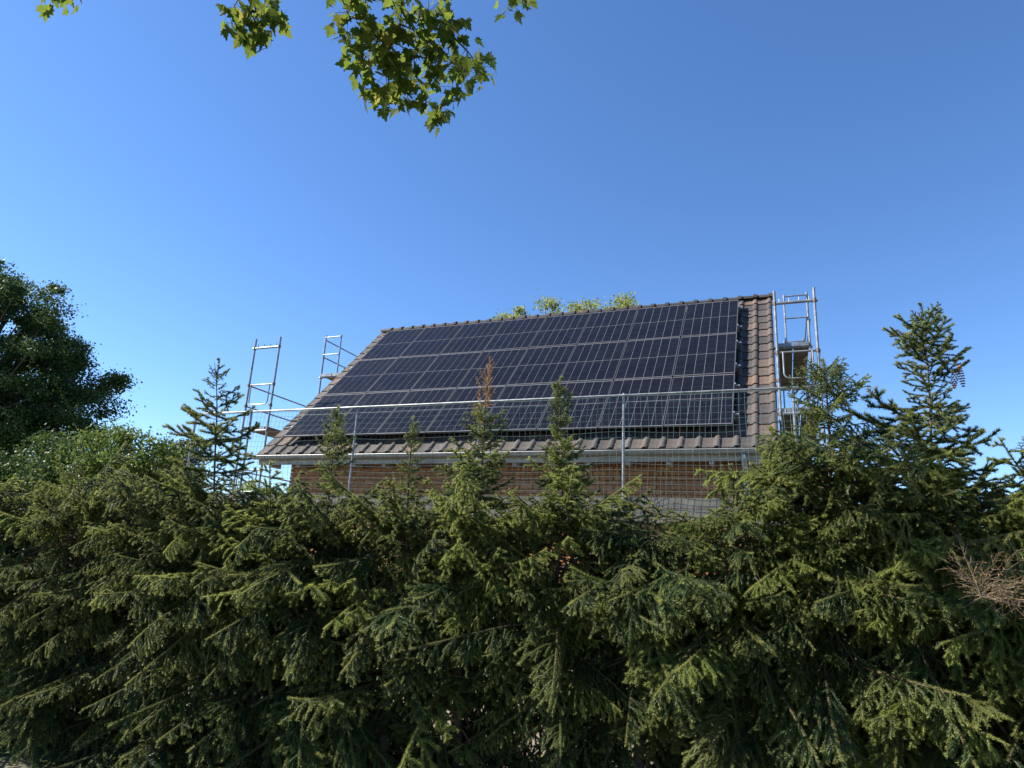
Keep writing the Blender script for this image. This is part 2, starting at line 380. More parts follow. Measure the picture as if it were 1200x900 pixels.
for r in range(3):
    for k, fr_ in enumerate((.22, .78)):
        t = thing('mounting_rail', 'aluminium mounting rail under the %s of panels, %s the gutter' % (['panels row next to the ridge', 'middle row', 'lowest row'][r].replace('panels ', ''), ['farther from', 'nearer to'][k]), 'rail', group='mounting rails')
        t.matrix_world = HM @ Matrix.Translation(rp(-.06, (r+fr_)*RP_, 0)) @ Matrix.Rotation(TH, 4, 'X')
        b = MB(); b.box(0, 8*CP+.14, -.02, .02, -.080, -.037); b.build('rail', M['alu'], t)
        for i in range(10):
            b = MB(); x = .1+i*1.02; b.box(x, x+.03, -.03, .03, HB+.005, -.081); b.build('roof_hook', M['alu'], t)
        for x in (.045, 8*CP+.062):
            b = MB(); b.box(x-.015, x+.012, -.025, .025, -.0365, .003); b.build('end_clamp', M['alu'], t)

# ------------------------------------------------------------------ scaffolding
ZD = [OZ-1.35, OZ-3.35, OZ-5.35]
TR = .0242
def pipe(root, name, pts, r=TR, n=10):
    b = MB(); b.tube(pts, r, n); return b.build(name, M['galv'], root, False)
def deck(root, x0, x1, y0, y1, z, along):
    n = 2
    for i in range(n):
        b = MB()
        if along == 'w':
            a, c = x0+(x1-x0)*i/n+.01, x0+(x1-x0)*(i+1)/n-.01; b.box(a, c, y0+.03, y1-.03, z-.055, z); b.box(a, c, y0+.0, y0+.03, z-.075, z+.004, 1); b.box(a, c, y1-.03, y1, z-.075, z+.004, 1)
        else:
            a, c = y0+(y1-y0)*i/n+.01, y0+(y1-y0)*(i+1)/n-.01; b.box(x0+.03, x1-.03, a, c, z-.055, z); b.box(x0, x0+.03, a, c, z-.075, z+.004, 1); b.box(x1-.03, x1, a, c, z-.075, z+.004, 1)
        b.build('deck_plank', [M['deck'], M['galv']], root)
def u_guard(root, ua, ub, w, ztop, zb):
    k = .1
    pts = [(ua, w, ztop)]+[(ua+k*(1-math.cos(a)), w, zb+k-k*math.sin(a)) for a in np.linspace(0, math.pi/2, 5)]+[(ub-k*(1-math.sin(a)), w, zb+k-k*math.cos(a)) for a in np.linspace(0, math.pi/2, 5)]+[(ub, w, ztop)]
    pipe(root, 'frame_loop', pts, .014, 8)
def gable(root, uin, uout, ws):
    s = 1 if uout > uin else -1
    for i, w in enumerate(ws):
        two = i in (1, 2)
        for u in (uin, uout):
            zt_ = ZD[0]+(1.12 if two and u == uout else .15)
            pipe(root, 'upright', [(u, w, .02), (u, w, zt_)])
            b = MB(); b.tube([(u, w, 0), (u, w, .012)], .075, 10); b.tube([(u, w, .26), (u, w, .30)], .045, 8); b.build('base_jack', M['galv'], root)
        for z in ZD:
            pipe(root, 'transom', [(uin, w, z-.09), (uout+.05*s, w, z-.09)], .026)
            for k in range(4):
                b = MB(); uu = uin+(uout-uin)*(.12+.25*k); b.tube([(uu, w, z-.07), (uu, w, z-.005)], .010, 6); b.build('spigot', M['galv'], root)
            if z-1.08 > .2:
                pipe(root, 'rung', [(uin, w, z-1.0), (uout, w, z-1.0)], .018)
                u_guard(root, uin+.09*s, uout-.09*s, w-.03, z-1.0, z-1.48) if s > 0 else u_guard(root, uout+.09, uin-.09, w-.03, z-1.0, z-1.48)
        if two:
            um = uin+(uout-uin)*.3
            pipe(root, 'guard_post', [(um, w, ZD[0]-.09), (um, w, ZD[0]+1.1)], .020)
            for dz in (.55, 1.05): pipe(root, 'end_rail', [(um, w-.03, ZD[0]+dz), (uout, w-.03, ZD[0]+dz)], .015)
    for w in ws:
        for u in (uin, uout):
            for z in (ZD[0]-.09, ZD[1]-.09, ZD[2]-.09, ZD[1]+.5, ZD[1]+1.0, ZD[2]+1.0):
                b = MB(); b.tube([(u, w, z-.032), (u, w, z+.032)], .033, 8); b.box(u-.05, u-.02, w-.02, w+.02, z-.02, z+.02); b.build('coupler', M['rusty'], root)
    for k in range(len(ws)-1):
        for zi, z in enumerate(ZD):
            if zi == 0 and k != 1: continue
            deck(root, min(uin, uout)+.01, max(uin, uout)-.01, ws[k]+(.0 if zi else -.04), ws[k+1], z, 'w')
        for z in ZD:
            if z == ZD[0] and k != 1: continue
            for dz in (.5, 1.0): pipe(root, 'guardrail', [(uout+.03*s, ws[k], z+dz), (uout+.03*s, ws[k+1], z+dz)], .017)
    for k in (0, 1, 2):
        pipe(root, 'diagonal_brace', [(uout+.055*s, ws[k], ZD[2]-1.9), (uout+.055*s, ws[k+1], ZD[2]-.1)] if k != 1 else [(uout+.055*s, ws[k], ZD[2]), (uout+.055*s, ws[k+1], ZD[1]-.1)], .019)
GWS = [-3.2, -.63, 2.44, 5.0]
LSc = thing('gable_scaffold', 'steel frame scaffold rising beside the dark verge, with open sky behind', 'scaffold', (OX, OY, 0), YAW)
gable(LSc, -.88, -1.60, GWS)
RSc = thing('gable_scaffold', 'steel frame scaffold with dark decks beside the wide strip of bare tiles', 'scaffold', (OX, OY, 0), YAW)
gable(RSc, 9.975, 10.62, GWS)
FSc = thing('eave_scaffold', 'low scaffold along the gutter with tall thin net posts', 'scaffold', (OX, OY, 0), YAW)
WN = -4.57; WI = -3.88; ZN = OZ-3.36
fus = [-1.60, -.12, 2.45, 5.02, 7.59, 10.16]
for u in fus:
    pipe(FSc, 'upright', [(u, WN, .02), (u, WN, ZN+.04)], .0225)
    pipe(FSc, 'upright', [(u, WI, .02), (u, WI, ZD[2]-.02)])
    for w in (WN, WI):
        b = MB(); b.tube([(u, w, 0), (u, w, .012)], .075, 10); b.tube([(u, w, .26), (u, w, .30)], .045, 8); b.build('base_jack', M['galv'], FSc)
    pipe(FSc, 'transom', [(u, WN, ZD[2]-.09), (u, WI, ZD[2]-.09)], .026)
    pipe(FSc, 'rung', [(u, WN, ZD[2]-1.05), (u, WI, ZD[2]-1.05)], .018)
pipe(FSc, 'top_rail', [(-1.66, WN-.045, ZN), (4.0, WN-.045, ZN-.006), (10.64, WN-.045, ZN)], .017)
for i in range(5):
    deck(FSc, fus[i], fus[i+1], WN+.02, WI, ZD[2], 'u')
    for k in range(2):
        b = MB(); b.box(fus[i]+.015, fus[i+1]-.015, WN+.028, WN+.055, ZD[2]+.01+k*.165, ZD[2]+.168+k*.165); b.build('toe_board', M['deck'], FSc)
pipe(FSc, 'diagonal_brace', [(fus[3], WN-.05, .4), (fus[4], WN-.05, ZD[2]-.1)], .019)
pipe(FSc, 'diagonal_brace', [(fus[1], WN-.05, .4), (fus[2], WN-.05, ZD[2]-.1)], .019)
# safety net hung from the top rail
nb = MB(); nu0, nu1 = -1.62, 10.6; nz1, nz0 = ZN-.02, ZD[2]+.02
def netpt(u, k):
    s = math.sin(math.pi*k); z = nz1+(nz0-nz1)*k
    return (u+.02*math.sin(3.1*u+5*k)+.012*math.sin(11*u), WN-.055-s*(.05+.035*math.sin(1.9*u+.6)+.02*math.sin(5.3*u)), z-.015*math.sin(2.3*u)*s-.02*abs(math.sin(math.pi*(u+.12)/2.57))*(1-k))
nuc = int((nu1-nu0)/.10)
for i in range(nuc+1):
    u = nu0+i*(nu1-nu0)/nuc
    nb.tube([netpt(u, k/10) for k in range(11)], .0023, 3, cap=False)
for j in range(20):
    nb.tube([netpt(nu0+i*(nu1-nu0)/80, j/19) for i in range(81)], .0023 if j else .006, 3, cap=False)
o = nb.build('safety_net', M['net']); o.location = (OX, OY, 0); o.rotation_euler = (0, 0, YAW)
tag(o, 'pale blue-green square mesh net hanging from the rail before the gutter', 'net')

# ------------------------------------------------------------------ spruce sprays
def norm(a): return a/(np.linalg.norm(a, axis=-1, keepdims=True)+1e-9)
def needles(rng, segs, dens, nl, width):
    """segs: list of (p0,p1,t0,t1) twig pieces"""
    P0 = np.array([s[0] for s in segs]); P1 = np.array([s[1] for s in segs]); T0 = np.array([s[2] for s in segs]); T1 = np.array([s[3] for s in segs])
    Ls = np.linalg.norm(P1-P0, axis=1); cnt = np.maximum(1, (Ls*dens+rng.random(len(Ls))).astype(int))
    idx = np.repeat(np.arange(len(segs)), cnt); n = len(idx)
    s = rng.random(n)[:, None]; base = P0[idx]*(1-s)+P1[idx]*s
    tg = norm(P1-P0)[idx]; upv = np.tile(np.array([0, 0, 1.]), (n, 1))
    side = np.cross(tg, upv); bad = np.linalg.norm(side, axis=1) < .2; side[bad] = np.cross(tg[bad], np.array([1., 0, 0])); side = norm(side); up2 = np.cross(side, tg)
    ph = rng.normal(0, 1.25, n)                                   # 0 = up side
    out = side*np.sin(ph)[:, None]+up2*np.cos(ph)[:, None]
    an = rng.uniform(.6, 1.15, n)[:, None]
    d = tg*np.cos(an)+out*np.sin(an)
    L = (nl*rng.uniform(.75, 1.25, n))[:, None]
    wv = norm(np.cross(d, rng.normal(size=(n, 3))))*width*.5
    V = np.stack([base-wv, base+wv, base+d*L], 1)
    tip = np.clip(T0[idx]+(T1-T0)[idx]*s[:, 0], 0, 1)
    return V, tip
def spray(seed, L, droop=.15, upturn=.12, hang=.35, step=.050, slen=.42, ang=52, dens=1700, bare=.20, nl=.0205, width=.0034, ter=True, mats=None, sweep=0, thick=1., cm=1.):
    rng = np.random.default_rng(seed); wood = MB(); segs = []
    bend = rng.uniform(-.12, .12)
    def ax(t): return np.array([L*t, L*bend*t*t, L*(-droop*t**1.4+upturn*t**3+sweep*t*t)])
    K = 12; mp = [ax(k/K) for k in range(K+1)]
    wood.tube(mp, [(.0062*(1-.8*k/K)*L/.9+.0014)*thick for k in range(K+1)], 5)
    for k in range(K):
        if (k+.5)/K > bare+.08: segs.append((mp[k], mp[k+1], (k/K)**3, ((k+1)/K)**3))
    ns = int(L*(1-.12)/step)
    for i in range(ns):
        t = .12+.88*(i+rng.random()*.7)/ns
        if t > 1: continue
        sd = 1 if i % 2 else -1
        l = L*slen*(1-t)**.75*(min(1, .35+t*1.6))+.03; l *= rng.uniform(.6, 1.25)
        if t < bare and rng.random() < .45: l *= .5
        p = ax(t); tgt = norm(ax(min(1, t+.02))-ax(t-.02)); lat = norm(np.cross(tgt, [0, 0, 1.]))*-sd
        a = rad(ang+rng.uniform(-14, 14)); d = tgt*math.cos(a)+lat*math.sin(a)+np.array([0, 0, rng.uniform(-.25, .2)])
        d = norm(d); k2 = max(2, int(l/.045)); pts = [p]
        h = hang*rng.uniform(.4, 1.3)
        for q in range(k2):
            d = norm(d+np.array([0, 0, -h*.9/k2*1.3])+rng.normal(0, .05, 3)); pts.append(pts[-1]+d*l/k2)
        wood.tube(pts, [.0022*(1-.6*q/k2)+.0004 for q in range(k2+1)], 3, cap=False)
        kc = max(0, int(k2*(.35 if t < bare+.1 else 0)))
        if dens > 100 and k2-kc >= 1: wood.tube([q_+np.array([0, 0, .001]) for q_ in pts[kc:]], [.0062*(1-.4*q/k2)*cm for q in range(kc, k2+1)], 4, m=1, cap=False)
        b0 = .35 if t < bare+.1 else .0
        for q in range(k2):
            if (q+1)/k2 > b0: segs.append((pts[q], pts[q+1], .8*(q/k2)**2*t, .9*((q+1)/k2)**2))
        if ter and l > .07:
            m = int(l/.045)
            for w in range(m):
                s = .15+.85*(w+rng.random()*.6)/m
                if s > .98 or (t < bare and s < .45): continue
                f = s*k2; q = min(int(f), k2-1); pp = pts[q]+(pts[q+1]-pts[q])*(f-q); tg = norm(pts[q+1]-pts[q])
                lt = norm(np.cross(tg, [0, 0, 1.]+rng.normal(0, .35, 3)))*(1 if w % 2 else -1)
                tl = (.05+.34*l*(1-s))*rng.uniform(.6, 1.3)
                dd = norm(tg*.75+lt*.75+np.array([0, 0, -hang*.45*rng.random()])); p2 = pp+dd*tl*.5; p3 = p2+norm(dd+np.array([0, 0, -hang*.4]))*tl*.5
                wood.tube([pp, p2, p3], [.0050*cm, .0058*cm, .0028*cm], 4, m=1 if dens > 100 else 0, cap=False)
                segs.append((pp, p2, 0, .25)); segs.append((p2, p3, .25, .95))
    V, tip = needles(rng, segs, dens, nl, width)
    return tri_mesh('branch', V, mats or [M['needle'], M['twig']], np.minimum(1, tip**1.25*.95), wood)
BIG = [spray(10+i, .95, droop=[.25, .45, .12, .55, .20, .35, .30, .15][i], upturn=[.16, .05, .12, .10, .05, .22, -.1, .0][i], hang=[1.0, 2.2, .7, 2.6, 1.8, 1.2, 2.9, 1.5][i], slen=[.38, .40, .34, .36, .46, .38, .44, .30][i], bare=[.2, .2, .1, .25, .2, .3, .15, .1][i], step=[.05, .042, .055, .04, .045, .05, .04, .06][i], nl=[.018, .016, .019, .017, .016, .019, .017, .020][i]) for i in range(8)]
MID = [spray(30+i, .58, droop=[.10, .2, .05, .25][i], upturn=[.15, .12, .2, .1][i], hang=[.7, 1.6, .4, 1.2][i], slen=.42, step=.042, bare=.16, nl=.018) for i in range(4)]
SML = [spray(50+i, .30, droop=.05, upturn=[.15, .25, .1, .2][i], hang=[.15, .3, .1, .25][i], slen=.42, step=.028, bare=.05, ter=(i % 2 == 0), dens=1400) for i in range(4)]
SPARSE = [spray(70+i, .34, droop=[.12, .05, .18][i], upturn=[.25, .2, .3][i], hang=.15, slen=.42, step=.042, bare=.05, ter=(i == 2), dens=1900, ang=46, nl=.022, width=.0038) for i in range(3)]
TIP = [spray(90+i, .20, droop=0, upturn=.05, hang=-.5, slen=.30, step=.05, bare=0, ter=False, dens=1900, ang=38, nl=.020, width=.0036) for i in range(2)]
DEADTOP = [spray(110+i, .30, droop=0, upturn=.1, hang=.3, slen=.30, step=.03, bare=0, ter=False, dens=700, ang=35, nl=.013, mats=[M['needle_dead'], M['dead_twig']], cm=.5) for i in range(2)]
DEADTW = [spray(120+i, .34, droop=.1, upturn=.1, hang=.3, slen=.5, step=.028, bare=0, ter=True, dens=6, cm=.25, mats=[M['needle_dead'], M['dead_twig']], thick=.4) for i in range(2)]

M['needle_y'] = leafmat('young spruce needles', [(0, (.085, .120, .030)), (.5, (.140, .180, .046)), (1, (.20, .235, .065))], .36, .40, (.28, .31, .09))  # paler new growth that also stands in for sunlight on the hedge top
def recolour(L_):
    r = []
    for me in L_:
        c = me.copy(); c.materials[0] = M['needle_y']; r.append(c)
    return r
BIGY, MIDY = recolour(BIG), recolour(MID)
SETY = {'sml': recolour(SML[:2]), 'sparse': SPARSE, 'mid': MIDY}
def put(me, parent, pos, az, pitch, roll, s, name='branch'):
    o = link(name, me, parent); o.location = tuple(pos)
    o.rotation_euler = (Matrix.Rotation(az, 4, 'Z') @ Matrix.Rotation(-pitch, 4, 'Y') @ Matrix.Rotation(roll, 4, 'X')).to_euler()
    o.scale = (s, s*random.uniform(.9, 1.1), s); return o
def hedge_y(px): d = ray(px, 660); k = d[0]/d[1]; return 5.0/(1+.30*k)
def spruce(px, ty, toppx, label, lead=None, reach=None, dead=False, density=1., dy=0, young_lit=0.):
    """px: pixel column of the stem, hz: height of the hedge top, toppx: pixel of the leader tip, lead: (kind, half width at base, whorl gap, curve)"""
    Y = hedge_y(px)+dy; hz = at_depth(px, ty, Y)[2]-.10; R_ = random.Random(int(px*7+100)); reach = reach or 1.0
    if lead: lead = (lead[0], lead[1]*Y/3.5, lead[2]*Y/3.5, lead[3])
    top = at_depth(toppx[0], toppx[1], Y) if toppx else np.array([at_depth(px, 560, Y)[0], Y, hz])
    base = np.array([at_depth(px, 640, Y)[0], Y, 0.])
    root = thing('spruce_tree', label, 'tree', tuple(base), 0, 'spruces of the hedge')
    H = top[2]; tx = top[0]-base[0]
    def stem(z):
        k = z/H; kk = min(1, z/hz)
        return np.array([tx*k**2+.03*math.sin(3*z+px)*(1-k**6), .03*math.sin(2.1*z+px*.3), z])
    K = 16; b = MB(); zs = [H*k/K for k in range(K+1)]
    b.tube([stem(z) for z in zs], [max(.0045, .038*(1-z/(hz+.25))+.006*(1-z/H)) if z < hz else .0075*(1-(z-hz)/(H-hz+.01))+.003 for z in zs], 8)
    b.build('trunk', M['bark'], root, True)
    z = .22
    while z < hz:
        k = z/hz; n = max(4, int(round((10 if k > .35 else 8)*density))); a0 = R_.uniform(0, 6.28)
        for i in range(n):
            az = a0+6.283*i/n+R_.uniform(-.35, .35)
            toc = -math.sin(az)                                       # 1 = towards the camera
            if k < .72 and toc > .2 and k > .2 and R_.random() < .58: continue      # shaded lower front has lost most of its branches
            lump = math.sin(2.3*z*2+az*2+px)*.5+math.sin(az*3+z*7+px*1.7)*.5
            s = reach/.95*R_.uniform(.5, 1.15)*(1+.3*lump)*(1-.30*max(0, k-.55)/.45)*(1+.40*max(0, .42-k)/.42)
            pit = -.50+.60*k+R_.uniform(-.38, .38)+(.2 if k > .9 else 0)
            me = R_.choice(BIG) if k < .85 or R_.random() < .5 else R_.choice(MID)
            if R_.random() < young_lit+(.22 if k > .72 else 0): me = BIGY[BIG.index(me)] if me in BIG else MIDY[MID.index(me)]  # more bright copies high up: sunlit top put into the needle colour
            put(me, root, stem(z+R_.uniform(-.06, .06)), az, pit, R_.uniform(-.6, .6), s*(1.0 if me in BIG or me in BIGY else 1.35))
        z += .135 if k < .5 else .10
    for i in range(int(22*density)):                                   # regrowth on the trimmed top, often in the brighter sunlit-look needles
        put(R_.choice(MIDY if R_.random() < .42 else MID), root, stem(hz-R_.uniform(.0, .45)), R_.uniform(0, 6.28), R_.uniform(-.15, .85), R_.uniform(-.5, .5), R_.uniform(.6, 1.15))
    if toppx and lead:
        kind, hw, gap, pw = lead; z = hz
        set_ = {'sml': SML, 'sparse': SPARSE, 'mid': MID}[kind]; l0 = {'sml': .30, 'sparse': .34, 'mid': .58}[kind]
        while z < H-(.42 if dead else .05):
            f = (H-z)/(H-hz); n = R_.randint(5, 7) if kind == 'sml' else R_.randint(6, 8) if kind == 'mid' else R_.randint(4, 5); a0 = R_.uniform(0, 6.28)
            for i in range(n):
                s = (hw*f**pw+.035)*R_.uniform(.5, 1.3)*(.92+.2*math.sin(z*9+px))/l0
                pit = (.75*(1-f)**1.2+.05+R_.uniform(-.18, .18)) if kind != 'sparse' else (.6*(1-f)**1.3+.06+R_.uniform(-.15, .2))
                put((R_.choice(set_) if R_.random() > .3 else R_.choice(SETY[kind])), root, stem(z+R_.uniform(-.02, .02)), a0+6.283*i/n+R_.uniform(-.3, .3), pit, R_.uniform(-.4, .4), s)
            z += gap*(.7+.5*f)*R_.uniform(.85, 1.15)
        if dead:
            for i in range(18): put(R_.choice(DEADTOP), root, stem(H-.06-.48*i/18)+0, R_.uniform(0, 6.28), R_.uniform(.7, 1.45), 0, R_.uniform(.5, .95)*(.55+.45*i/18), 'dead_branch')
            put(DEADTOP[0], root, stem(H-.28), .3, 1.45, 0, 1.0, 'dead_branch')['label'] = 'dried orange-brown leader'
        else:
            put(TIP[0], root, stem(H-.16), R_.uniform(0, 6), 1.5, 0, 1.0)
    return root
HEDGE = [
    dict(px=-260, ty=560, toppx=None, label='shaded spruce at the hedge end farthest along below the big broadleaf tree'),
    dict(px=-120, ty=570, toppx=None, label='dark flat-topped spruce under the outer limbs of the big broadleaf tree'),
    dict(px=0, ty=566, toppx=None, label='dark shaded flat-topped spruce directly below the large broadleaf tree'),
    dict(px=95, ty=562, toppx=None, label='broad flat-topped spruce with drooping branches before the mid green tree'),
    dict(px=178, ty=580, toppx=None, label='flat-topped spruce with hanging twigs before the dark evergreen tree'),
    dict(px=262, ty=572, toppx=(252, 425), lead=('sparse', .26, .065, .6), label='spruce with open leader standing before the net corner and steel frame'),
    dict(px=325, ty=592, toppx=None, label='low spruce before the brick corner, without a leader'),
    dict(px=388, ty=592, toppx=(394, 480), lead=('sml', .12, .045, .5), label='spruce with narrow leader before the lower corner of the panels'),
    dict(px=475, ty=594, toppx=(486, 494), lead=('sml', .11, .045, .7), label='spruce with short thin leader beside the brown-topped spruce'),
    dict(px=548, ty=595, young_lit=.12, toppx=(574, 428), lead=('sml', .19, .055, .45), dead=True, label='spruce whose leader has dried orange-brown at the top'),
    dict(px=655, ty=600, young_lit=.12, toppx=(657, 446), lead=('sml', .18, .042, .75), label='spruce with dense upright column-like leader before the panels'),
    dict(px=752, ty=612, toppx=None, label='low flat-topped spruce below the net post, without a leader'),
    dict(px=860, ty=590, young_lit=.1, toppx=(858, 552), lead=('sml', .14, .06, .7), label='short spruce in front of the downpipe'),
    dict(px=962, ty=545, young_lit=.25, density=1.2, toppx=(966, 428), lead=('mid', .50, .045, .85), label='pyramid-shaped spruce standing before the scaffold with the dark decks'),
    dict(px=1028, ty=572, young_lit=.15, toppx=None, label='spruce without a leader between the pyramid-shaped one and the tallest one'),
    dict(px=1092, ty=585, young_lit=.2, density=1.35, toppx=(1084, 360), lead=('sparse', .33, .058, .5), label='tallest spruce with bare stem, open whorls and cones against the sky'),
    dict(px=1215, ty=575, young_lit=.7, density=1.2, toppx=(1205, 512), lead=('sml', .22, .06, .7), label='spruce with bright yellow-green sprays at the end beside the tallest spruce'),
    dict(px=1370, ty=575, young_lit=.3, toppx=None, label='spruce at the far end of the hedge past the tallest one'),
]
TREES = [spruce(**h) for h in HEDGE]
# dead twig fan and a cone cluster on the tall spruce
root = TREES[15]; bl = np.array(root.location)
p = at_depth(1150, 700, hedge_y(1150)-1.0)-bl
for i, a in enumerate(np.linspace(-.4, 3.4, 13)):
    put(DEADTW[i % 2], root, p, a+random.uniform(-.5, .5)-1.5, random.uniform(-.2, 1.3), random.uniform(-1, 1), random.uniform(.45, 1.0), 'dead_branch')
b = MB(); b.tube([p, p*np.array([.6, .6, 1])+np.array([.0, 0, -.06]), [0.0, 0, p[2]-.08]], [.004, .006, .01], 6); b.build('dead_limb', M['bark'], root)
M['cone'] = mat('spruce cone scales', (.30, .10, .045), .75)
cb = MB(); nn = 7; K = 9
for k in range(K):
    for j in range(nn):
        zc = -.075+.15*k/(K-1); rr = .017*math.sin(math.pi*(k+.6)/(K+.4)); a = 6.283*(j+.5*(k % 2))/nn
        q = np.array([math.cos(a)*rr, math.sin(a)*rr, zc]); o_ = np.array([math.cos(a), math.sin(a), -.5])*.009; tn = np.array([-math.sin(a), math.cos(a), 0])*.007
        cb.add([q-tn+[0, 0, .006], q+tn+[0, 0, .006], q+o_+tn*.6, q+o_-tn*.6, q+o_*.3+[0, 0, -.006]], [(0, 1, 2, 3), (3, 2, 4)])
cme2 = cb.mesh('cone', M['cone'])
tgt = at_depth(1134, 428, hedge_y(1092)-.12)-bl; st0 = np.array([at_depth(1090, 440, hedge_y(1092))[0]-bl[0], 0, tgt[2]-.06]); dv = tgt-st0
put(SPARSE[2], root, st0, math.atan2(dv[1], dv[0]), .30, 0, float(np.linalg.norm(dv))/.31)
for f in (.62, .8):
    o = link('cone', cme2, root); q = st0+dv*f+np.array([0, 0, -.055]); o.location = tuple(q); o.rotation_euler = (random.uniform(-.3, .3), random.uniform(-.3, .3), 0); o.scale = (.85,)*3

# ------------------------------------------------------------------ broadleaf trees
def leaf_tris(rng, cen, nrm_up, size):
    n = len(cen); d = norm(rng.normal(size=(n, 3))+np.array([0, 0, -.35])); s = norm(np.cross(d, norm(rng.normal(size=(n, 3))+np.array([0, 0, nrm_up]))))
    L = (size*rng.uniform(.65, 1.3, n))[:, None]; w = L*.33
    a = cen; c_ = cen+d*L; m1 = cen+d*L*.45+s*w; m2 = cen+d*L*.45-s*w
    return np.concatenate([np.stack([a, m1, c_], 1), np.stack([a, c_, m2], 1)], 0)
def broadleaf(name, label, base, blobs, nclump, per, leaf, m, trunk_r, seed, sig=.35, group=None, lumps=None):
    """blobs: (centre xyz relative to base, radii)"""
    rng = np.random.default_rng(seed); root = thing(name, label, 'tree', tuple(base), 0, group)
    wts = np.array([r[0]*r[1]*r[2] for _, r in blobs])**.7; wts /= wts.sum(); cl = []
    for k in rng.choice(len(blobs), nclump, p=wts):
        c_, r = blobs[k]; d = norm(rng.normal(size=3)); cl.append(np.array(c_)+d*np.array(r)*rng.random()**.38)
    cl = np.array(cl); topc = np.array(blobs[0][0])
    pts = np.concatenate([c_+rng.normal(size=(per, 3))*sig*np.array([1, 1, .6])*rng.uniform(.6, 1.3) for c_ in cl])
    wood = MB(); h = topc[2]; fork = .35*h
    wood.tube([(0, 0, 0), (.05, .02, fork*.5), (0, .05, fork), tuple(topc*np.array([.5, .5, .75])), tuple(topc+np.array([0, 0, blobs[0][1][2]*.6]))], [trunk_r*1.25, trunk_r, trunk_r*.85, trunk_r*.5, trunk_r*.12], 9)
    tr = wood.build('trunk', M['bark'], root, True)
    V = leaf_tris(rng, pts, .6, leaf); tw = MB()
    for c_ in cl[:: max(1, nclump//150)]:
        s = np.array([0, 0, rng.uniform(fork, h)]) if c_[2] > fork else np.array([0, 0, max(.3, c_[2]*.8)]); mid = (s+c_)*.5+np.array([0, 0, .12*np.linalg.norm(c_-s)])
        l = np.linalg.norm(c_-s); tw.tube([s, mid, c_], [trunk_r*.28, trunk_r*.16, trunk_r*.04], 5, cap=False)
    link('crown', tri_mesh('crown', V, [m, M['bark']], None, tw), root); return root
def P(x, y, Y): return at_depth(x, y, Y)
bx_ = P(-60, 600, 21)
broadleaf('broadleaf_tree', 'large dark broadleaf tree with dense rounded crown beyond the hedge', (bx_[0]-.5, 21, 0),
          [((-.2, 0, 6.5), (3.2, 3.2, 3.5)), ((2.6, 0, 6.2), (2.0, 2.0, 1.5)), ((3.9, -.3, 6.3), (1.1, 1.1, .7)), ((3.5, -.5, 4.9), (1.7, 1.6, .8)), ((2.2, .3, 7.4), (1.2, 1.2, .9)), ((.6, 0, 8.9), (1.9, 1.9, 1.7)), ((-3, 0, 6.5), (3, 3, 3)), ((1.2, 0, 3.6), (2.2, 2, 1.0))],
          420, 430, .09, M['dark_leaf'], .30, 5, .23)
b1 = P(125, 640, 17)
broadleaf('broadleaf_tree', 'mid green small tree below the large dark broadleaf tree', (b1[0], 17, 0), [((0, 0, 3.5), (1.25, 1.1, .9)), ((.1, 0, 2.4), (1.5, 1.2, 1.1))], 130, 240, .08, M['mid_leaf'], .10, 6, .2)
b2 = P(192, 640, 19)
broadleaf('evergreen_tree', 'dark dense evergreen tree next to the mid green tree', (b2[0], 19, 0), [((0, 0, 3.3), (.8, .8, 1.5)), ((-.1, 0, 2.2), (1.1, 1, 1.3))], 130, 240, .075, M['blue_leaf'], .10, 8, .18)
b4 = P(45, 640, 18)
broadleaf('dense_shrub', 'dark green wide shrub between the large broadleaf tree and the hedge', (b4[0], 18, 0), [((.3, 0, 3.0), (1.7, 1.2, 1.4)), ((-1.8, 0, 2.6), (1.6, 1.2, 1.3))], 130, 240, .08, M['dark_leaf'], .10, 11, .22)
b3 = P(318, 600, 30)
broadleaf('broadleaf_tree', 'light green tree seen under the eave past the brick corner', (b3[0]-.3, 30, 0), [((0, 0, 3.4), (1.6, 1.5, 1.3)), ((.6, 0, 2.2), (2.2, 1.8, 1.5))], 90, 150, .14, M['bright_leaf'], .14, 9, .32)
# tree behind the ridge: only its tips show over the ridge tiles
for k, (x, y, Y, rx) in enumerate(((602, 359, 27, .5), (660, 358, 26.5, 1.05), (692, 351, 27.5, .8), (724, 350, 27, .4))):
    q = P(x, y, Y)
    broadleaf('broadleaf_tree', ['single pale treetop tuft over the ridge, apart from the others', 'wide low pale treetop showing over the ridge tiles', 'pale leafy treetop beside the wide low one over the ridge', 'small pointed pale treetop over the ridge near the topmost panels'][k],
              (q[0], Y, 0), [((0, 0, q[2]-1.0), (rx*1.5, 1.2, 1.15)), ((0, 0, q[2]-2.6), (2.0, 1.8, 1.8))], 90, 190, .11, M['pale_leaf'], .16, 20+k, .20, 'trees behind the house')

rngw = np.random.default_rng(77); cl = []
for i in range(520):
    a = rngw.uniform(-.95, .95); D = rngw.uniform(60, 78); h = (2.6+1.5*math.sin(a*9)+.9*math.sin(a*23+1))
    cl.append((math.sin(a)*D, math.cos(a)*D, max(.3, h*rngw.random()**.6)))
pts = np.concatenate([np.array(c_)+rngw.normal(size=(70, 3))*np.array([1.1, 1.1, .5]) for c_ in cl]); pts[:, 2] = np.abs(pts[:, 2])
o = link('distant_wood', tri_mesh('distant_wood', leaf_tris(rngw, pts, .6, .45), [M['dark_leaf']]), None, 'stuff'); tag(o, 'low far belt of bushes and trees beyond the house', 'wood')

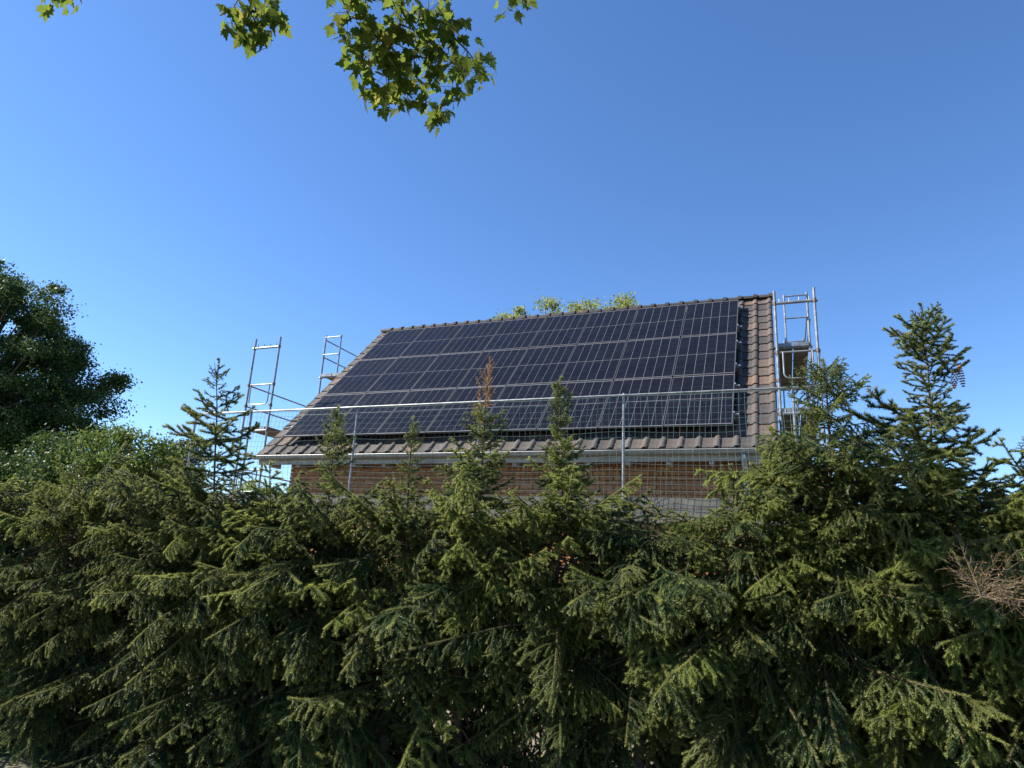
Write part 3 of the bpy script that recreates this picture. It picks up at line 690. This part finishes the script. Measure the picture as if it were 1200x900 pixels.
# ------------------------------------------------------------------ maple over the camera
def maple_leaf():
    half = [(0, 0), (.10, -.05), (.30, -.10), (.26, .02), (.50, .10), (.40, .22), (.55, .42), (.34, .42), (.24, .40), (.26, .62), (.14, .66), (.10, .84), (0, 1.0)]
    b = MB(); up = .10
    vr = [(x, y, abs(x)*up-.10*y*y) for x, y in half]; vl = [(-x, y, abs(x)*up-.10*y*y) for x, y in half]
    cen = (0, .30, -.01)
    b.v = [cen]+vr+vl[1:-1]; n = len(vr); ring = list(range(1, n+1))+list(range(2*n-2, n, -1))
    b.f = [(0, ring[i], ring[(i+1) % len(ring)]) for i in range(len(ring))]
    b.tube([(0, 0, 0), (0, -.35, .06)], .012, 3); b.mi = [0]*len(b.f); return b
mlb = maple_leaf(); mlm = mlb.mesh('leaf', M['maple_leaf'])
MT = thing('maple_tree', 'maple tree with lobed green leaves whose branch tips hang into the sky', 'tree', (-1.8, -3.2, 0))
mo = np.array([-1.8, -3.2, 0.])
tb = MB(); tb.tube([(0, 0, 0), (.03, .05, 1.2), (0, .1, 2.8), (.1, .1, 4.6), (.0, 0, 7.5)], [.30, .24, .22, .17, .05], 12); tb.build('trunk', M['bark'], MT, True)
CLUMPS = [(410, 20, 26, 4.9), (438, 45, 34, 4.9), (468, 28, 34, 5.0), (505, 22, 38, 5.1), (530, 42, 26, 5.0), (425, 66, 24, 4.8), (460, 78, 34, 4.9), (490, 66, 32, 5.0),
          (455, 108, 26, 4.8), (478, 112, 24, 4.9), (430, 108, 14, 4.8), (545, 84, 28, 5.2), (566, 84, 18, 5.3), (530, 105, 18, 5.1), (512, 130, 20, 5.0), (508, 142, 12, 5.0), (515, 78, 20, 5.0),
          (300, 14, 24, 5.0), (285, 34, 20, 4.9), (308, 38, 18, 4.9), (322, 14, 18, 5.1), (272, 12, 12, 5.0), (598, 4, 14, 5.3), (616, -6, 16, 5.4), (62, -6, 16, 5.0), (88, -10, 14, 5.1), (470, -30, 60, 5.0), (300, -30, 40, 5.0), (395, -20, 40, 5.0), (560, -40, 40, 5.2)]
def polar(x, y, D): d = ray(x, y); return d/np.linalg.norm(d)*D+np.array([0, 0, EYE])
hub = {'a': np.array([-.75, 2.6, 5.9]), 'b': np.array([-1.9, 2.5, 5.7]), 'c': np.array([.15, 2.8, 6.1]), 'd': np.array([-3.2, 2.3, 5.6])}
start = np.array([-1.75, -3.1, 4.2])
for k, hb in hub.items():
    b = MB(); mid = (start+hb)/2+np.array([0, 0, .6]); b.tube([start-mo, mid-mo, hb-mo], [.085, .05, .018], 8); b.build('limb', M['bark'], MT, True)
rngm = np.random.default_rng(3); nleaf = nobj = 0; cv = []
mv = np.array(mlb.v); mf = [f for f in mlb.f if len(f) == 3]
CLUMPS.sort(key=lambda c: c[1]); done = []
for (x, y, r, D) in CLUMPS:
    key = 'd' if x < 200 else 'b' if x < 350 else 'c' if x > 575 else 'a'
    c_ = polar(x, y, D); b = MB(); hb = hub[key]
    near = [q for q in done if q[0] == key and q[2] < y-8]
    if near: hb = min(near, key=lambda q: (q[1]-x)**2+(q[2]-y)**2)[3]
    done.append((key, x, y, c_)); m1 = hb*.45+c_*.55+np.array([rngm.uniform(-.06, .06), rngm.uniform(-.06, .06), .05])
    b.tube([hb-mo, m1-mo, c_-mo], [.0065, .005, .003], 5)
    n = int(max(6, (r/8.2)**2*2.9)) if y > -15 else int((r/12)**2)
    for i in range(n):
        q = c_+norm(rngm.normal(size=3))*(r/FPX*D)*rngm.random()**.5
        if i % 3 == 0: b.tube([(c_+(m1-c_)*rngm.random()*.3)-mo, q-mo], [.002, .0012], 3, cap=False)
        s = rngm.uniform(.055, .105); nleaf += 1; rot = (rad(rngm.normal(-62, 28)), rad(rngm.normal(0, 22)), rngm.uniform(0, 6.28))
        if y <= -15 or i >= n*.40:
            A = np.array(Euler(rot).to_matrix())*s; w = mv@A.T+q-mo; cv.append(np.array([[w[i_] for i_ in f] for f in mf])); continue
        o = link('leaf', mlm, MT); nobj += 1
        o.location = tuple(q-mo); o.scale = (s, s, s)
        o.rotation_euler = rot
    b.build('branch', M['bark'], MT)
# upper crown, out of view; enlarged and thickened to block skylight on the hedge
k = 0
while k < 8500:
    q = np.array([-1.2, -2.6, 6.8])+norm(rngm.normal(size=3))*np.array([6.0, 5.2, 3.2])*rngm.random()**.36
    x, y, d = to_px(q)
    if d > 0 and y > -150 and -250 < x < 1450: continue
    if q[2] < (4.3 if q[1] > -2 else 3.4) or q[1] > 1.8: continue
    A = np.array(Matrix.Rotation(rngm.uniform(0, 6.28), 3, 'Z') @ Matrix.Rotation(rad(rngm.normal(-50, 30)), 3, 'X'))*rngm.uniform(.18, .28)
    w = mv@A.T+q-mo; cv.append(np.array([[w[i] for i in f] for f in mf])); k += 1
tw = MB()
for i in range(26):
    q = np.array([-1.6, -1.4, 7.2])+norm(rngm.normal(size=3))*np.array([3.6, 3.6, 2.2])
    x, y, d = to_px(q)
    if d > 0 and y > -200: continue
    tw.tube([(.05, .1, 4.2), ((q-mo)*.5+np.array([0, 0, 2.6])), q-mo], [.05, .03, .008], 6)
link('crown', tri_mesh('crown', np.concatenate(cv), [M['maple_leaf'], M['bark']], None, tw), MT)
print('maple leaves in view', nleaf, nobj, 'objects', len(bpy.data.objects))
